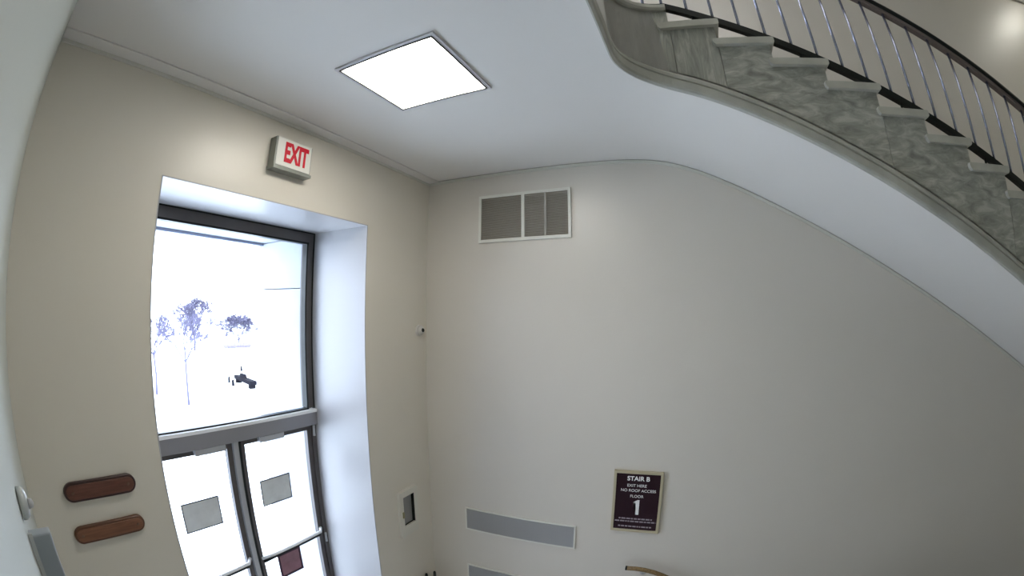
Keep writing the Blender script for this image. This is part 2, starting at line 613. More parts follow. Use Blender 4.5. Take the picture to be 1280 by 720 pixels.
def door_leaf(n, y0, y1, hinge_right, label):
    d = empty('door_%d' % n, (FX - 0.03, (y0 + y1) / 2, 0.0), label, 'door', kind='structure')
    s = 0.05
    bm = new_bm()
    x0, x1 = FX - 0.065, FX - 0.02
    add_box(bm, x0, x1, y0, y0 + s, 0.02, 2.085)
    add_box(bm, x0, x1, y1 - s, y1, 0.02, 2.085)
    add_box(bm, x0, x1, y0 + s, y1 - s, 0.02, 0.25)
    add_box(bm, x0, x1, y0 + s, y1 - s, 2.045, 2.085)
    obj('leaf_frame', bm, BRONZE, d)
    box('pane', (FX - 0.046, FX - 0.040, y0 + s - 0.005, y1 - s + 0.005, 0.245, 2.05), GLASS, d)
    # push bar across the leaf: pale bar over a dark mounting rail, angled ends
    bm = new_bm()
    ya, yb = y0 + 0.01, y1 - 0.01
    tube(bm, [(FX - 0.02, ya + 0.02, 0.99), (FX + 0.035, ya + 0.12, 1.02), (FX + 0.045, (ya + yb) / 2, 1.03), (FX + 0.035, yb - 0.06, 1.035), (FX - 0.02, yb - 0.01, 1.04)], 0.016, 10)
    obj('push_bar', bm, WHITE_MET, d, smooth=True)
    bm = new_bm()
    sweep(bm, [(-0.012, -0.012), (0.012, -0.012), (0.012, 0.010), (-0.012, 0.010)],
          [((FX - 0.005, ya + 0.03, 0.965), (1, 0, 0)), ((FX + 0.030, ya + 0.12, 0.995), (1, 0, 0)), ((FX + 0.036, (ya + yb) / 2, 1.006), (1, 0, 0)), ((FX + 0.030, yb - 0.07, 1.010), (1, 0, 0)), ((FX - 0.005, yb - 0.02, 1.016), (1, 0, 0))])
    obj('bar_underside', bm, BLACK, d)
    # overhead closer body below the transom bar
    cy0, cy1 = (y1 - 0.62, y1 - 0.36) if n == 2 else (y0 + 0.46, y0 + 0.74)
    bm = new_bm()
    sweep(bm, [(0.0, 0.0), (0.03, -0.045), (0.055, -0.045), (0.055, 0.0)],
          [((FX - 0.02, cy0, 2.095), (1, 0, 0)), ((FX - 0.02, cy1, 2.095), (1, 0, 0))])
    obj('door_closer', bm, ALUL, d)
    return d


door_leaf(1, JY0 + 0.045, -1.80, False, 'left glazed entrance door with grey notice and push bar')
door_leaf(2, -1.725, JY1 - 0.045, True, 'right glazed entrance door with grey and maroon notices and push bar')
m = empty('door_mullion', (FX, -1.76, 0.0), 'pale metal strip between the two glazed doors', 'mullion', kind='structure')
box('mullion_bar', (FX - 0.07, FX - 0.002, -1.795, -1.73, 0.0, 2.095), ALUL, m)
box('mullion_joint', (FX - 0.002, FX + 0.004, -1.745, -1.725, 0.0, 2.095), BLACK, m)
for z in (2.035, 0.93, 0.3):
    bm = new_bm()
    tube(bm, [(FX + 0.004, JY1 - 0.03, z - 0.05), (FX + 0.004, JY1 - 0.03, z + 0.05)], 0.012, 10)
    obj('hinge', bm, ALUL, df, smooth=True)


def notice(name, y0, y1, z0, z1, face, edge, label, group=None, tilt=0.0):
    o = empty(name, (FX - 0.03, (y0 + y1) / 2, z0), label, 'notice', group)
    bm = new_bm()
    b = 0.024 if face is MAROONP else 0.010
    add_box(bm, FX - 0.0385, FX - 0.0360, y0, y1, z0, z0 + b)
    add_box(bm, FX - 0.0385, FX - 0.0360, y0, y1, z1 - b, z1)
    add_box(bm, FX - 0.0385, FX - 0.0360, y0, y0 + b, z0 + b, z1 - b)
    add_box(bm, FX - 0.0385, FX - 0.0360, y1 - b, y1, z0 + b, z1 - b)
    obj('border', bm, edge, o)
    bm = new_bm()
    n = 8
    grid = [[bm.verts.new((FX - 0.0365 + 0.0030 * math.sin(i * 1.3 + j * 1.7), y0 + b + (y1 - y0 - 2 * b) * i / n, z0 + b + (z1 - z0 - 2 * b) * j / n)) for j in range(n + 1)] for i in range(n + 1)]
    back = [[bm.verts.new((FX - 0.0390, v.co.y, v.co.z)) for v in row] for row in grid]
    for i in range(n):
        for j in range(n):
            bm.faces.new([grid[i][j], grid[i + 1][j], grid[i + 1][j + 1], grid[i][j + 1]])
            bm.faces.new([back[i][j], back[i][j + 1], back[i + 1][j + 1], back[i + 1][j]])
    obj('sheet', bm, face, o, smooth=True)
    return o


notice('notice', -2.345, -1.99, 1.435, 1.68, PAPER, mat('slate_border', (0.03, 0.035, 0.05), 0.6), 'grey notice taped to the left entrance door glass')
notice('notice', -1.56, -1.225, 1.455, 1.695, PAPER, MATS['slate_border'], 'grey notice taped high on the right entrance door glass')
notice('notice', -1.515, -1.235, 0.685, 0.945, MAROONP, MAROOND, 'maroon notice below the push bar of the right door')

# faint lettering low on the left door glass, too worn to read
rl = random.Random(4)
bm = new_bm()
yy = -2.33
while yy < -1.98:
    hh = rl.uniform(0.04, 0.09)
    tube(bm, [(FX - 0.0375, yy, 1.15), (FX - 0.0375, yy + 0.012, 1.15 + hh), (FX - 0.0375, yy + 0.028, 1.15 + hh * 0.5), (FX - 0.0375, yy + 0.02, 1.15)], 0.002, 4)
    yy += 0.05
fl = empty('glass_lettering', (FX - 0.0375, -2.155, 1.15), 'faint illegible pale lettering below the grey notice on the left door glass', 'lettering')
obj('strokes', bm, mat('faded_lilac_ink', (0.62, 0.62, 0.75), 0.6), fl)

# unseen upper window, added to light the upper landing
w2 = empty('window_2', (FX, -1.78, 5.35), 'unseen window added over the entrance to light the upper landing', 'window', kind='structure')
bm = new_bm()
add_box(bm, FX - 0.08, FX, OY0, OY1, 5.35, 5.43)
add_box(bm, FX - 0.08, FX, OY0, OY1, 6.77, 6.85)
add_box(bm, FX - 0.08, FX, OY0, OY0 + 0.08, 5.43, 6.77)
add_box(bm, FX - 0.08, FX, OY1 - 0.08, OY1, 5.43, 6.77)
obj('window_frame', bm, BRONZE, w2)
box('pane', (FX - 0.05, FX - 0.042, OY0 + 0.075, OY1 - 0.075, 5.425, 6.775), GLASS, w2)

# ------------------------------------------------------------------ outside the doors
sur = empty('wall_exterior', (-1.1, -0.5, -0.05), 'pale stone surround outside the entrance', 'stone surround', kind='structure')
zj = [-0.05, 3.32, 3.78]
for side in (0, 1):
    for a, b in zip(zj, zj[1:]):
        if side == 0:
            box('stone', (-1.47, -0.752, -0.945, 0.4, a, b - 0.008), STONE_OUT, sur)
        else:
            box('stone', (-1.47, -0.752, -4.2, -2.62, a, b - 0.008), STONE_OUT, sur)
for a, b in ((-4.2, -2.7), (-2.7, -1.55), (-1.55, 0.4)):
    box('lintel_stone', (-1.47, -0.752, a + 0.004, b - 0.004, 3.78, 4.6), STONE_OUT, sur)
box('drip_edge', (-1.50, -1.40, -2.61, -0.95, 3.752, 3.778), mat('blue_grey_lead', (0.22, 0.25, 0.34), 0.5), sur)
box('sky_blocker', (-3.2, -1.47, -6.0, 3.0, 4.62, 4.95), STONE_OUT, sur)  # unseen slab added to keep high sky light off the doorway
struct(box('ground', (-160, -0.752, -120, 120, -0.35, -0.05), SNOW), 'pale open ground outside the entrance', 'ground')


def tree(name, base, h, crown_r, seed, label, group=None, levels=5, lean=0.0, r0=0.07, fork=0.35, twig=0.015):
    rnd = random.Random(seed)
    t = empty(name, base, label, 'tree', group)
    B = Vector(base)
    trunk = new_bm()
    top = B + Vector((rnd.uniform(-.1, .1), lean, h * fork))
    tube(trunk, [B + Vector((0, 0, -0.05)), B.lerp(top, 0.5) + Vector((0, rnd.uniform(-.05, .05), 0)), top], [r0, r0 * 0.85, r0 * 0.7], 8)
    obj('trunk', trunk, BARK, t, smooth=True)
    br = new_bm()

    def grow(p, d, L, r, lv):
        q = p + d * L
        mid = p.lerp(q, 0.5) + Vector([rnd.uniform(-1, 1) for _ in range(3)]) * L * 0.06
        r = max(r, twig)
        tube(br, [p, mid, q] if lv < 4 else [p, q], [r, r * 0.8, r * 0.7] if lv < 4 else [r, r * 0.7], 4 if lv < 3 else 3, cap=False)
        if lv >= levels:
            return
        for k in range(3 if lv < 3 else 3):
            nd = (d + Vector([rnd.uniform(-1, 1) for _ in range(3)]) * 0.75 + Vector((0, 0, 0.15))).normalized()
            grow(p.lerp(q, rnd.uniform(0.55, 1.0)), nd, L * rnd.uniform(0.62, 0.85), r * 0.6, lv + 1)
    L0 = crown_r * 0.55
    for k in range(5):
        a = 2 * math.pi * k / 5 + rnd.random()
        grow(top, Vector((math.cos(a) * 0.6, math.sin(a) * 0.6, 0.9)).normalized(), L0, r0 * 0.5, 1)
    b = obj('branches', br, BARK, t)
    b['kind'] = 'stuff'
    return t


def ground_at(az_deg, dist):
    a = math.radians(az_deg)
    return (CAM_POS.x - dist * math.cos(a), CAM_POS.y + dist * math.sin(a), -0.05)


tree('bare_tree', ground_at(24.2, 15.5), 4.0, 1.2, 3, 'bare young tree nearest the doors, forked trunk', r0=0.05, twig=0.012)
tree('bare_tree', ground_at(20.0, 17.5), 4.0, 1.2, 8, 'bare young tree at the left edge of the window view', r0=0.055, twig=0.012)
tree('bare_tree', ground_at(31.2, 40.0), 4.2, 1.55, 5, 'dense bare tree farther off in the middle of the window view', levels=7, r0=0.10, fork=0.12, twig=0.018)
tree('bare_tree', ground_at(25.4, 36.0), 5.4, 1.9, 12, 'large bare tree far behind the young forked one', levels=7, r0=0.09, fork=0.2, twig=0.014)

hb = ground_at(31.2, 39.0)
bm = new_bm()
for k in range(9):
    lathe(bm, [(0, 0.0), (0.05, 0.22), (0.25, 0.30), (0.42, 0.2), (0.5, 0.0)], (hb[0], hb[1] - 1.3 + 0.3 * k, hb[2]), (0, 0, 1), 8)
tag(obj('low_hedge', bm, mat('dull_violet_hedge', (0.16, 0.14, 0.24), 0.9, bump=0.3, bscale=20)), 'low dark hedge at the foot of the dense far tree', 'hedge')

bp = Vector(ground_at(31.9, 19.4))
bench = empty('bench', bp, 'small dark bench on the pale ground outside', 'bench')
sd_ = Vector((1.99, -0.41, 0)).normalized()
fr_ = Vector((0.41, 1.99, 0)).normalized()


def obox(name, center, half, ax, ay, m, parent):
    bm = new_bm()
    vs8 = []
    for i in (-1, 1):
        for j in (-1, 1):
            for k in (-1, 1):
                vs8.append(bm.verts.new(Vector(center) + ax * half[0] * i + ay * half[1] * j + Vector((0, 0, half[2] * k))))
    for f in ((0, 1, 3, 2), (4, 6, 7, 5), (0, 4, 5, 1), (2, 3, 7, 6), (0, 2, 6, 4), (1, 5, 7, 3)):
        bm.faces.new([vs8[i] for i in f])
    return obj(name, bm, m, parent)


obox('seat', bp + Vector((0, 0, 0.24)), (1.05, 0.15, 0.08), sd_, fr_, DARK, bench)
obox('backrest', bp + sd_ * -0.05 - fr_ * 0.06 + Vector((0, 0, 0.40)), (0.30, 0.05, 0.09), sd_, fr_, DARK, bench)
for s in (-1, 1):
    obox('leg', bp + sd_ * 0.85 * s + Vector((0, 0, 0.08)), (0.10, 0.13, 0.08), sd_, fr_, DARK, bench)
for i, (az, dd) in enumerate(((30.3, 19.3), (31.5, 24.0), (29.8, 20.2))):
    p = Vector(ground_at(az, dd))
    bm = new_bm()
    lathe(bm, [(0, 0.06), (0.22, 0.055), (0.27, 0.03), (0.28, 0.0)], p, (0, 0, 1), 10)
    tag(obj('bollard', bm, DARK, smooth=True), ('short dark bollard just left of the bench', 'short dark bollard farther off behind the bench', 'short dark bollard farthest left of the bench')[i], 'bollard', 'bollards near the bench')

# ------------------------------------------------------------------ ceiling light
cl = empty('ceiling_light', (1.08, -1.797, H1 - 0.03), 'square lit flush ceiling light in front of the entrance', 'ceiling light')
lx0, lx1, ly0, ly1 = 0.779, 1.379, -2.096, -1.497


def ring_frame(bm, x0, x1, y0, y1, z0, z1, w):
    add_box(bm, x0 - w, x1 + w, y0 - w, y0, z0, z1)
    add_box(bm, x0 - w, x1 + w, y1, y1 + w, z0, z1)
    add_box(bm, x0 - w, x0, y0, y1, z0, z1)
    add_box(bm, x1, x1 + w, y0, y1, z0, z1)


bm = new_bm()
ring_frame(bm, lx0 + .004, lx1 - .004, ly0 + .004, ly1 - .004, H1 - 0.013, H1 + 0.002, 0.022)
obj('frame', bm, mat('grey_light_frame', (0.60, 0.59, 0.62), 0.5), cl)
bm = new_bm()
ring_frame(bm, lx0 + 0.008, lx1 - 0.008, ly0 + 0.008, ly1 - 0.008, H1 - 0.018, H1 - 0.010, 0.007)
obj('halo_edge', bm, BLACK, cl)  # black ring added to imitate the sharpening border round the bright diffuser
box('diffuser', (lx0 + 0.008, lx1 - 0.008, ly0 + 0.008, ly1 - 0.008, H1 - 0.012, H1 - 0.004), LAMP, cl)

c3 = empty('ceiling_light', (1.2, -1.8, H2 - 0.08), 'unseen square lamp added above the landing to brighten the upper wall', 'ceiling light')  # added fill lamp, out of view, brightens the wall behind the balusters
box('frame', (0.78, 1.62, -2.22, -1.38, H2 - 0.03, H2), FRAMEW, c3)
box('diffuser', (0.81, 1.59, -2.19, -1.41, H2 - 0.036, H2 - 0.031), mat('landing_fill_diffuser', (0.9, 0.9, 0.9), emit=((1.0, 0.97, 0.92), 5.0)), c3)
c4 = empty('ceiling_light', (3.2, -2.5, H2 - 0.08), 'unseen large square lamp added above the stairwell to brighten the hall', 'ceiling light')  # added fill lamp, out of view, for more floor bounce and wall light
box('frame', (2.65, 3.75, -3.05, -1.95, H2 - 0.03, H2), FRAMEW, c4)
box('diffuser', (2.70, 3.70, -3.0, -2.0, H2 - 0.036, H2 - 0.031), mat('stairwell_fill_diffuser', (0.9, 0.9, 0.9), emit=((1.0, 0.95, 0.87), WELL_FILL_STRENGTH)), c4)
cu = empty('ceiling_light', (8.3, -1.16, H2 - 0.08), 'round lit lamp on the upper ceiling over the stair', 'ceiling light')
bm = new_bm()
lathe(bm, [(0, 0.19), (0.03, 0.19), (0.03, 0.17), (0.0, 0.17)], (8.3, -1.16, H2 - 0.032), (0, 0, 1), 28)
obj('frame', bm, FRAMEW, cu, smooth=False)
bm = new_bm()
lathe(bm, [(0, 0.0), (0.02, 0.10), (0.05, 0.165), (0.08, 0.17)], (8.3, -1.16, H2 - 0.085), (0, 0, 1), 28)
obj('diffuser', bm, LAMPU, cu, smooth=True)

# ------------------------------------------------------------------ exit sign
ex = empty('exit_sign', (0.0, -1.76, 4.03), 'white exit sign with red letters above the doorway', 'sign')
D = 0.075
ey0, ey1, ez0, ez1 = -1.938, -1.612, 4.018, 4.235
bm = new_bm()
add_box(bm, 0.0, D, ey0, ey1, ez0, ez1)
obj('housing', bm, EXITG, ex, bevel=0.004)
box('face_plate', (D - 0.001, D + 0.004, ey0 + 0.012, ey1 - 0.010, ez0 + 0.022, ez1 - 0.004), EXITW, ex)
box('lower_rim', (0.0, D + 0.010, ey0 - 0.004, ey1 + 0.004, ez0 - 0.006, ez0 + 0.014), EXITG, ex)
text('lettering', 'EXIT', 0.185, (D + 0.006, (ey0 + ey1) / 2 + 0.018, (ez0 + ez1) / 2 + 0.006), ON_LEFT, EXITR, ex, sx=0.56, bold=0.007)

# ------------------------------------------------------------------ security camera dome on the entrance wall
sc_ = empty('security_camera', (0.0, -0.125, 1.455 + 1.45), 'small white dome camera with black lens near the wall corner', 'camera')
o_ = Vector((0.0, -0.130, 2.947))
bm = new_bm()
lathe(bm, [(0.0, 0.052), (0.018, 0.052), (0.024, 0.047)], o_, (1, 0, 0), 28)
obj('base_ring', bm, mat('warm_white_plastic', (0.62, 0.60, 0.57), 0.4), sc_, smooth=False)
bm = new_bm()
lathe(bm, [(0.02, 0.040), (0.035, 0.039), (0.05, 0.030), (0.06, 0.014), (0.062, 0.0)], o_, (1, 0, 0), 28)
obj('dome', bm, MATS['warm_white_plastic'], sc_, smooth=True)
bm = new_bm()
lathe(bm, [(0.0, 0.021), (0.030, 0.019), (0.036, 0.012), (0.038, 0.0)], o_ + Vector((0.030, 0.004, 0.002)), (1, -0.55, 0.05), 20)
obj('lens', bm, BLACK, sc_, smooth=True)

# ------------------------------------------------------------------ small wall cabinet beside the door
wc = empty('wall_cabinet', (0.0, -0.42, 1.0), 'small ivory wall cabinet with dark window between doorway and corner', 'cabinet')
cy0, cy1, cz0, cz1 = -0.555, -0.285, 0.985, 1.465
bm = slab_holes([cy0, -0.505, -0.335, cy1], [cz0, 1.09, 1.405, cz1], lambda i, j: not (i == 1 and j == 1), 0, 0.0, 0.035)
obj('frame', bm, mat('cabinet_frame_paint', (0.68, 0.66, 0.59), 0.4), wc)
box('window', (0.001, 0.006, -0.505, -0.335, 1.09, 1.405), WINDARK, wc)
bm = new_bm()
add_box(bm, 0.006, 0.012, -0.505, -0.335, 1.09, 1.10)
add_box(bm, 0.006, 0.012, -0.505, -0.495, 1.10, 1.405)
add_box(bm, 0.006, 0.034, -0.345, -0.335, 1.10, 1.405)
obj('seal', bm, BLACK, wc)
box('latch', (0.035, 0.045, -0.53, -0.51, 1.20, 1.26), mat('olive_brass', (0.30, 0.28, 0.16), 0.4, 0.5), wc)

# ------------------------------------------------------------------ wooden capsule plaques on the entrance wall
def capsule(name, y0, y1, z0, z1, m, edge, label, tilt=0.0, spots=False):
    t = empty(name, (0.0, (y0 + y1) / 2, z0), label, 'plaque', 'wooden plaques left of the doorway')
    r = (z1 - z0) / 2

    def outline(k):
        o = []
        for i in range(13):
            a = -math.pi / 2 + math.pi * i / 12
            o.append((y1 - r + math.cos(a) * (r - k), z0 + r + math.sin(a) * (r - k)))
        for i in range(13):
            a = math.pi / 2 + math.pi * i / 12
            o.append((y0 + r + math.cos(a) * (r - k), z0 + r + math.sin(a) * (r - k)))
        return o

    def solid(k, xa, xb, ch):
        bm = new_bm()
        rows = [[bm.verts.new((x, a, b)) for a, b in outline(kk)] for x, kk in ((xa, k), (xb - ch, k), (xb, k + ch))]
        n = len(rows[0])
        for r0, r1 in zip(rows, rows[1:]):
            for i in range(n):
                bm.faces.new([r0[i], r0[(i + 1) % n], r1[(i + 1) % n], r1[i]])
        bm.faces.new(rows[0])
        bm.faces.new(list(reversed(rows[-1])))
        return bm
    obj('rim', solid(0.0, 0.0, 0.022, 0.004), edge, t)
    obj('face', solid(0.013, 0.020, 0.026, 0.002), m, t)
    for y in (y0 + r, y1 - r):
        bm = new_bm()
        lathe(bm, [(0, 0.008), (0.004, 0.007), (0.005, 0)], (0.028, y, z0 + r), (1, 0, 0), 12)
        obj('screw', bm, mat('dull_brass_screw', (0.20, 0.12, 0.08), 0.4, 0.6), t)
    return t


RIMD = mat('very_dark_brown_rim', (0.035, 0.012, 0.01), 0.4)
capsule('wooden_plaque', -3.318, -2.872, 2.148, 2.252, WOODD, RIMD, 'upper and darker of the two rounded wooden plaques left of the doorway', spots=True)
capsule('wooden_plaque', -3.322, -2.872, 1.918, 2.014, WOODL, mat('orange_brown_rim', (0.10, 0.035, 0.012), 0.4), 'lower and lighter of the two rounded wooden plaques left of the doorway')

# ------------------------------------------------------------------ return air grille on the back wall
vt = empty('air_grille', (1.0, 0.0, 3.745), 'double grey air grille high on the back wall by the corner', 'vent')
bm = slab_holes([0.574, 0.598, 0.993, 1.022, 1.418, 1.442], [3.745, 3.772, 4.158, 4.182], lambda i, j: not (i in (1, 3) and j == 1), 1, -0.022, 0.0)
obj('frame', bm, FRAMEW, vt)
for (a, b) in ((0.598, 0.993), (1.022, 1.418)):
    g = box('backing', (a, b, -0.006, -0.001, 3.772, 4.158), GRILLE, vt)
    bm = new_bm()
    z = 3.780
    while z < 4.155:
        sweep(bm, [(0.004, 0.0), (0.016, -0.007), (0.017, -0.005), (0.005, 0.003)], [((a, 0, z), (0, -1, 0)), ((b, 0, z), (0, -1, 0))])
        z += 0.0135
    s = obj('slats', bm, mat('grey_slat_paint', (0.41, 0.38, 0.33), 0.55), g)
    s['kind'] = 'stuff'
box('divider', (1.205, 1.222, -0.020, -0.004, 3.772, 4.158), mat('grey_divider_paint', (0.38, 0.36, 0.33), 0.5), vt)


def wall_grille(z0, z1, label):
    t = empty('wall_grille', (0.96, 0.0, z0), label, 'vent', 'long grey grilles low on the back wall')
    x0, x1 = 0.408, 1.517
    bm = slab_holes([x0, x0 + 0.014, x1 - 0.014, x1], [z0, z0 + 0.014, z1 - 0.014, z1], lambda i, j: not (i == 1 and j == 1), 1, -0.014, 0.0)
    obj('frame', bm, FRAMEW, t)
    g = box('backing', (x0 + 0.014, x1 - 0.014, -0.004, 0.0, z0 + 0.014, z1 - 0.014), SLATG, t)
    bm = new_bm()
    z = z0 + 0.018
    while z < z1 - 0.018:
        sweep(bm, [(0.003, 0.0), (0.010, -0.004), (0.011, -0.002), (0.004, 0.002)], [((x0 + 0.014, 0, z), (0, -1, 0)), ((x1 - 0.014, 0, z), (0, -1, 0))])
        z += 0.009
    s = obj('slats', bm, mat('mid_grey_slat', (0.45, 0.455, 0.47), 0.5), g)
    s['kind'] = 'stuff'


wall_grille(0.955, 1.205, 'upper of the two long grey grilles low on the back wall')
wall_grille(0.27, 0.52, 'lower long grey grille at the bottom edge of the picture')

# ------------------------------------------------------------------ stair sign
sg = empty('stair_sign', (2.04, 0.0, 1.21), 'dark maroon stair floor sign with white 1 and pale gold frame', 'sign')
sx0, sx1, sz0, sz1 = 1.832, 2.250, 1.215, 1.797
bm = slab_holes([sx0, sx0 + 0.022, sx1 - 0.022, sx1], [sz0, sz0 + 0.024, sz1 - 0.024, sz1], lambda i, j: not (i == 1 and j == 1), 1, -0.024, 0.0)
obj('frame', bm, GOLD, sg)
box('face_plate', (sx0 + 0.022, sx1 - 0.022, -0.016, -0.001, sz0 + 0.024, sz1 - 0.024), SIGNM, sg)
xm = (sx0 + sx1) / 2
ty = -0.018
text('lettering', 'STAIR B', 0.056, (xm, ty, 1.727), ON_BACK, INK, sg, bold=0.0012)
text('lettering', 'EXIT HERE', 0.036, (xm - 0.01, ty, 1.663), ON_BACK, INK, sg)
text('lettering', 'NO ROOF ACCESS', 0.036, (xm + 0.005, ty, 1.617), ON_BACK, INK, sg)
text('lettering', 'FLOOR', 0.036, (xm - 0.005, ty, 1.563), ON_BACK, INK, sg)
bm = new_bm()
n1 = [(-0.014, 1.388), (0.014, 1.388), (0.014, 1.530), (-0.002, 1.530), (-0.038, 1.508), (-0.038, 1.488), (-0.014, 1.496)]
fa = [bm.verts.new((xm + 0.008 + a, ty - 0.001, z)) for a, z in n1]
fb = [bm.verts.new((xm + 0.008 + a, ty + 0.002, z)) for a, z in n1]
bm.faces.new(fa)
bm.faces.new(list(reversed(fb)))
for i in range(7):
    bm.faces.new([fa[i], fb[i], fb[(i + 1) % 7], fa[(i + 1) % 7]])
bmesh.ops.triangulate(bm, faces=[f for f in bm.faces if len(f.verts) > 4])
obj('numeral', bm, INK, sg)


def small_print(zc, w, seed):
    rnd = random.Random(seed)
    bm = new_bm()
    x = xm - w / 2
    while x < xm + w / 2:
        l = rnd.uniform(0.012, 0.04)
        add_box(bm, x, min(x + l, xm + w / 2), -0.0185, -0.016, zc - 0.006, zc + 0.006)
        x += l + 0.007
    obj('small_print', bm, INKD, sg)


small_print(1.345, 0.29, 1)
small_print(1.318, 0.355, 2)
small_print(1.268, 0.29, 3)

# ------------------------------------------------------------------ wall handrail of the lower stair
hr = empty('wall_handrail', (2.0, 0.0, 0.8), 'brown wall handrail below the stair sign sloping down right', 'handrail')
bm = new_bm()
pts = [(2.02, -0.085, 0.862), (2.10, -0.085, 0.864), (2.18, -0.085, 0.858), (2.26, -0.085, 0.842), (2.34, -0.085, 0.815), (2.42, -0.085, 0.778), (2.52, -0.085, 0.728), (6.6, -0.085, -1.38)]
tube(bm, pts, 0.021, 14)
obj('rail', bm, BRASSY, hr, smooth=True)
bm = new_bm()
tube(bm, [(2.008, -0.085, 0.862), (2.024, -0.085, 0.862)], 0.022, 14)
obj('end_cap', bm, BLACK, hr)
for x, z in ((2.16, 0.84), (3.4, 0.255), (4.8, -0.47), (6.2, -1.19)):
    bm = new_bm()
    tube(bm, [(x, 0.0, z - 0.06), (x, -0.05, z - 0.05), (x, -0.085, z)], 0.008, 8)
    lathe(bm, [(0, 0.03), (0.006, 0.028), (0.008, 0)], (x, 0.0, z - 0.06), (0, -1, 0), 14)
    obj('bracket', bm, ALUL, hr, smooth=True)

# ------------------------------------------------------------------ short posts in the corner
for (x, y, h, lab) in ((0.06, -0.262, 0.42, 'thin black capped post standing in the wall corner, left one'), (0.07, -0.125, 0.375, 'lower black capped post right in the wall corner')):
    t = empty('corner_post', (x, y, 0.0), lab, 'post')
    bm = new_bm()
    tube(bm, [(x, y, 0.0), (x, y, h - 0.04)], 0.012, 10)
    obj('shaft', bm, ALU, t, smooth=True)
    bm = new_bm()
    lathe(bm, [(-0.10, 0.016), (0.03, 0.016), (0.045, 0.011), (0.05, 0.0)], (x, y, h - 0.05), (0, 0, 1), 12)
    obj('cap', bm, BLACK, t, smooth=True)

# ------------------------------------------------------------------ devices on the near wall
en = empty('equipment_box', (1.25, -3.55, 2.2), 'blue grey box on the near wall at bottom left', 'box')
yw = YC - 0.026 * 1.3 + 0.003
box('body', (1.262, 1.30, yw, yw + 0.062, 2.25, 2.605), ENCL, en, bevel=0.004)
box('cover_edge', (1.298, 1.306, yw - 0.002, yw + 0.010, 2.25, 2.612), DEVICE, en)
al = empty('alarm_device', (1.3, -3.55, 2.62), 'small rounded white alarm device on the near wall above the grey box', 'alarm')
bm = new_bm()
lathe(bm, [(0.0, 0.038), (0.012, 0.038), (0.022, 0.030), (0.028, 0.0)], (1.27, yw, 2.672), (0, 1, 0), 24)
obj('body', bm, DEVICE, al, smooth=True)
bm = new_bm()
lathe(bm, [(0.0, 0.012), (0.012, 0.010), (0.016, 0.0)], (1.285, yw + 0.024, 2.675), (0, 1, 0), 16)
obj('lens', bm, WHITE, al, smooth=True)

# ------------------------------------------------------------------ staircase
st = empty('staircase', (4.8, -0.66, 2.5), 'grey stone staircase rising from right to left with curved landing edge', 'staircase')


def nos_z(i):
    return Z0 - RISE * i


path = plan_path(0.0)


def ztop_land(x):
    return Z0 - 0.045


def piece(pts_in, top, name):
    """curved piece of stringer stone"""
    bm = new_bm()
    T = 0.05
    rows = []
    for (x, y, s) in pts_in:
        S = Vector(s)
        P = Vector((x, y, 0))
        zb = soffit(x) + 0.004
        zi = max(zb, soffit((P - S * T).x) + 0.004)
        rows.append([bm.verts.new(P + Vector((0, 0, zb))), bm.verts.new(P + Vector((0, 0, top))),
                     bm.verts.new(P - S * T + Vector((0, 0, top))), bm.verts.new(P - S * T + Vector((0, 0, zi)))])
    for r0, r1 in zip(rows, rows[1:]):
        for i in range(4):
            j = (i + 1) % 4
            bm.faces.new([r0[i], r0[j], r1[j], r1[i]])
    bm.faces.new(rows[0])
    bm.faces.new(list(reversed(rows[-1])))
    return obj(name, bm, MARBLE_V, st)


land = [p for p in path if p[0] < WX + 0.001 and p[1] < -1.7]
curve = [p for p in path if p[1] >= -1.7 + 0.0 and p[0] <= WX + ARC + 1e-6]
half = [p for p in land if p[1] < -2.7]
rest = [p for p in land if p[1] >= -2.8]
piece(half, Z0 - 0.045, 'stringer_stone')
piece([(p[0], p[1] + (0.004 if i == 0 else 0), p[2]) for i, p in enumerate(rest)] + [(WX, -1.672, (1, 0, 0))], Z0 - 0.045, 'stringer_stone')
piece([(WX, -1.668, (1, 0, 0))] + [p for p in curve if p[1] > -1.66][0:] , Z0 - 0.045, 'corner_stone')


# straight stepped stones, two or three steps each
def stepped(i0, i1, name='stringer_stone'):
    bm = new_bm()
    gap = 0.0015
    xa = STEP_X0 - 0.03 + RUN * (i0 - 1) + gap
    xb = STEP_X0 - 0.03 + RUN * (i1) - gap
    if i0 == 1:
        xa = WX + ARC + 0.003
    T0, T1 = YF, YF + 0.05
    Q = lambda *p: bm.faces.new([bm.verts.new(v) for v in p])
    prev = None
    for i in range(i0, i1 + 1):
        zt = nos_z(i) - 0.042
        xl = max(xa, STEP_X0 - 0.03 + RUN * (i - 1))
        xr = STEP_X0 - 0.03 + RUN * i - (gap if i == i1 else 0)
        zlow = soffit(xl) + 0.004
        Q((xl, T0, zt if prev is not None else zlow), (xl, T1, zt if prev is not None else zlow), (xl, T1, prev if prev is not None else zt), (xl, T0, prev if prev is not None else zt))
        Q((xl, T0, zt), (xr, T0, zt), (xr, T1, zt), (xl, T1, zt))
        n = 4
        for k in range(n):
            p, q = xl + (xr - xl) * k / n, xl + (xr - xl) * (k + 1) / n
            zp, zq = soffit(p) + 0.004, soffit(q) + 0.004
            Q((p, T0, zp), (q, T0, zq), (q, T0, zt), (p, T0, zt))
            Q((p, T1, zp), (p, T1, zt), (q, T1, zt), (q, T1, zq))
            Q((p, T0, zp), (p, T1, zp), (q, T1, zq), (q, T0, zq))
        prev = zt
    zlow = soffit(xr) + 0.004
    Q((xr, T0, zlow), (xr, T0, zt), (xr, T1, zt), (xr, T1, zlow))
    bmesh.ops.remove_doubles(bm, verts=bm.verts, dist=1e-5)
    return obj(name, bm, MARBLE, st)


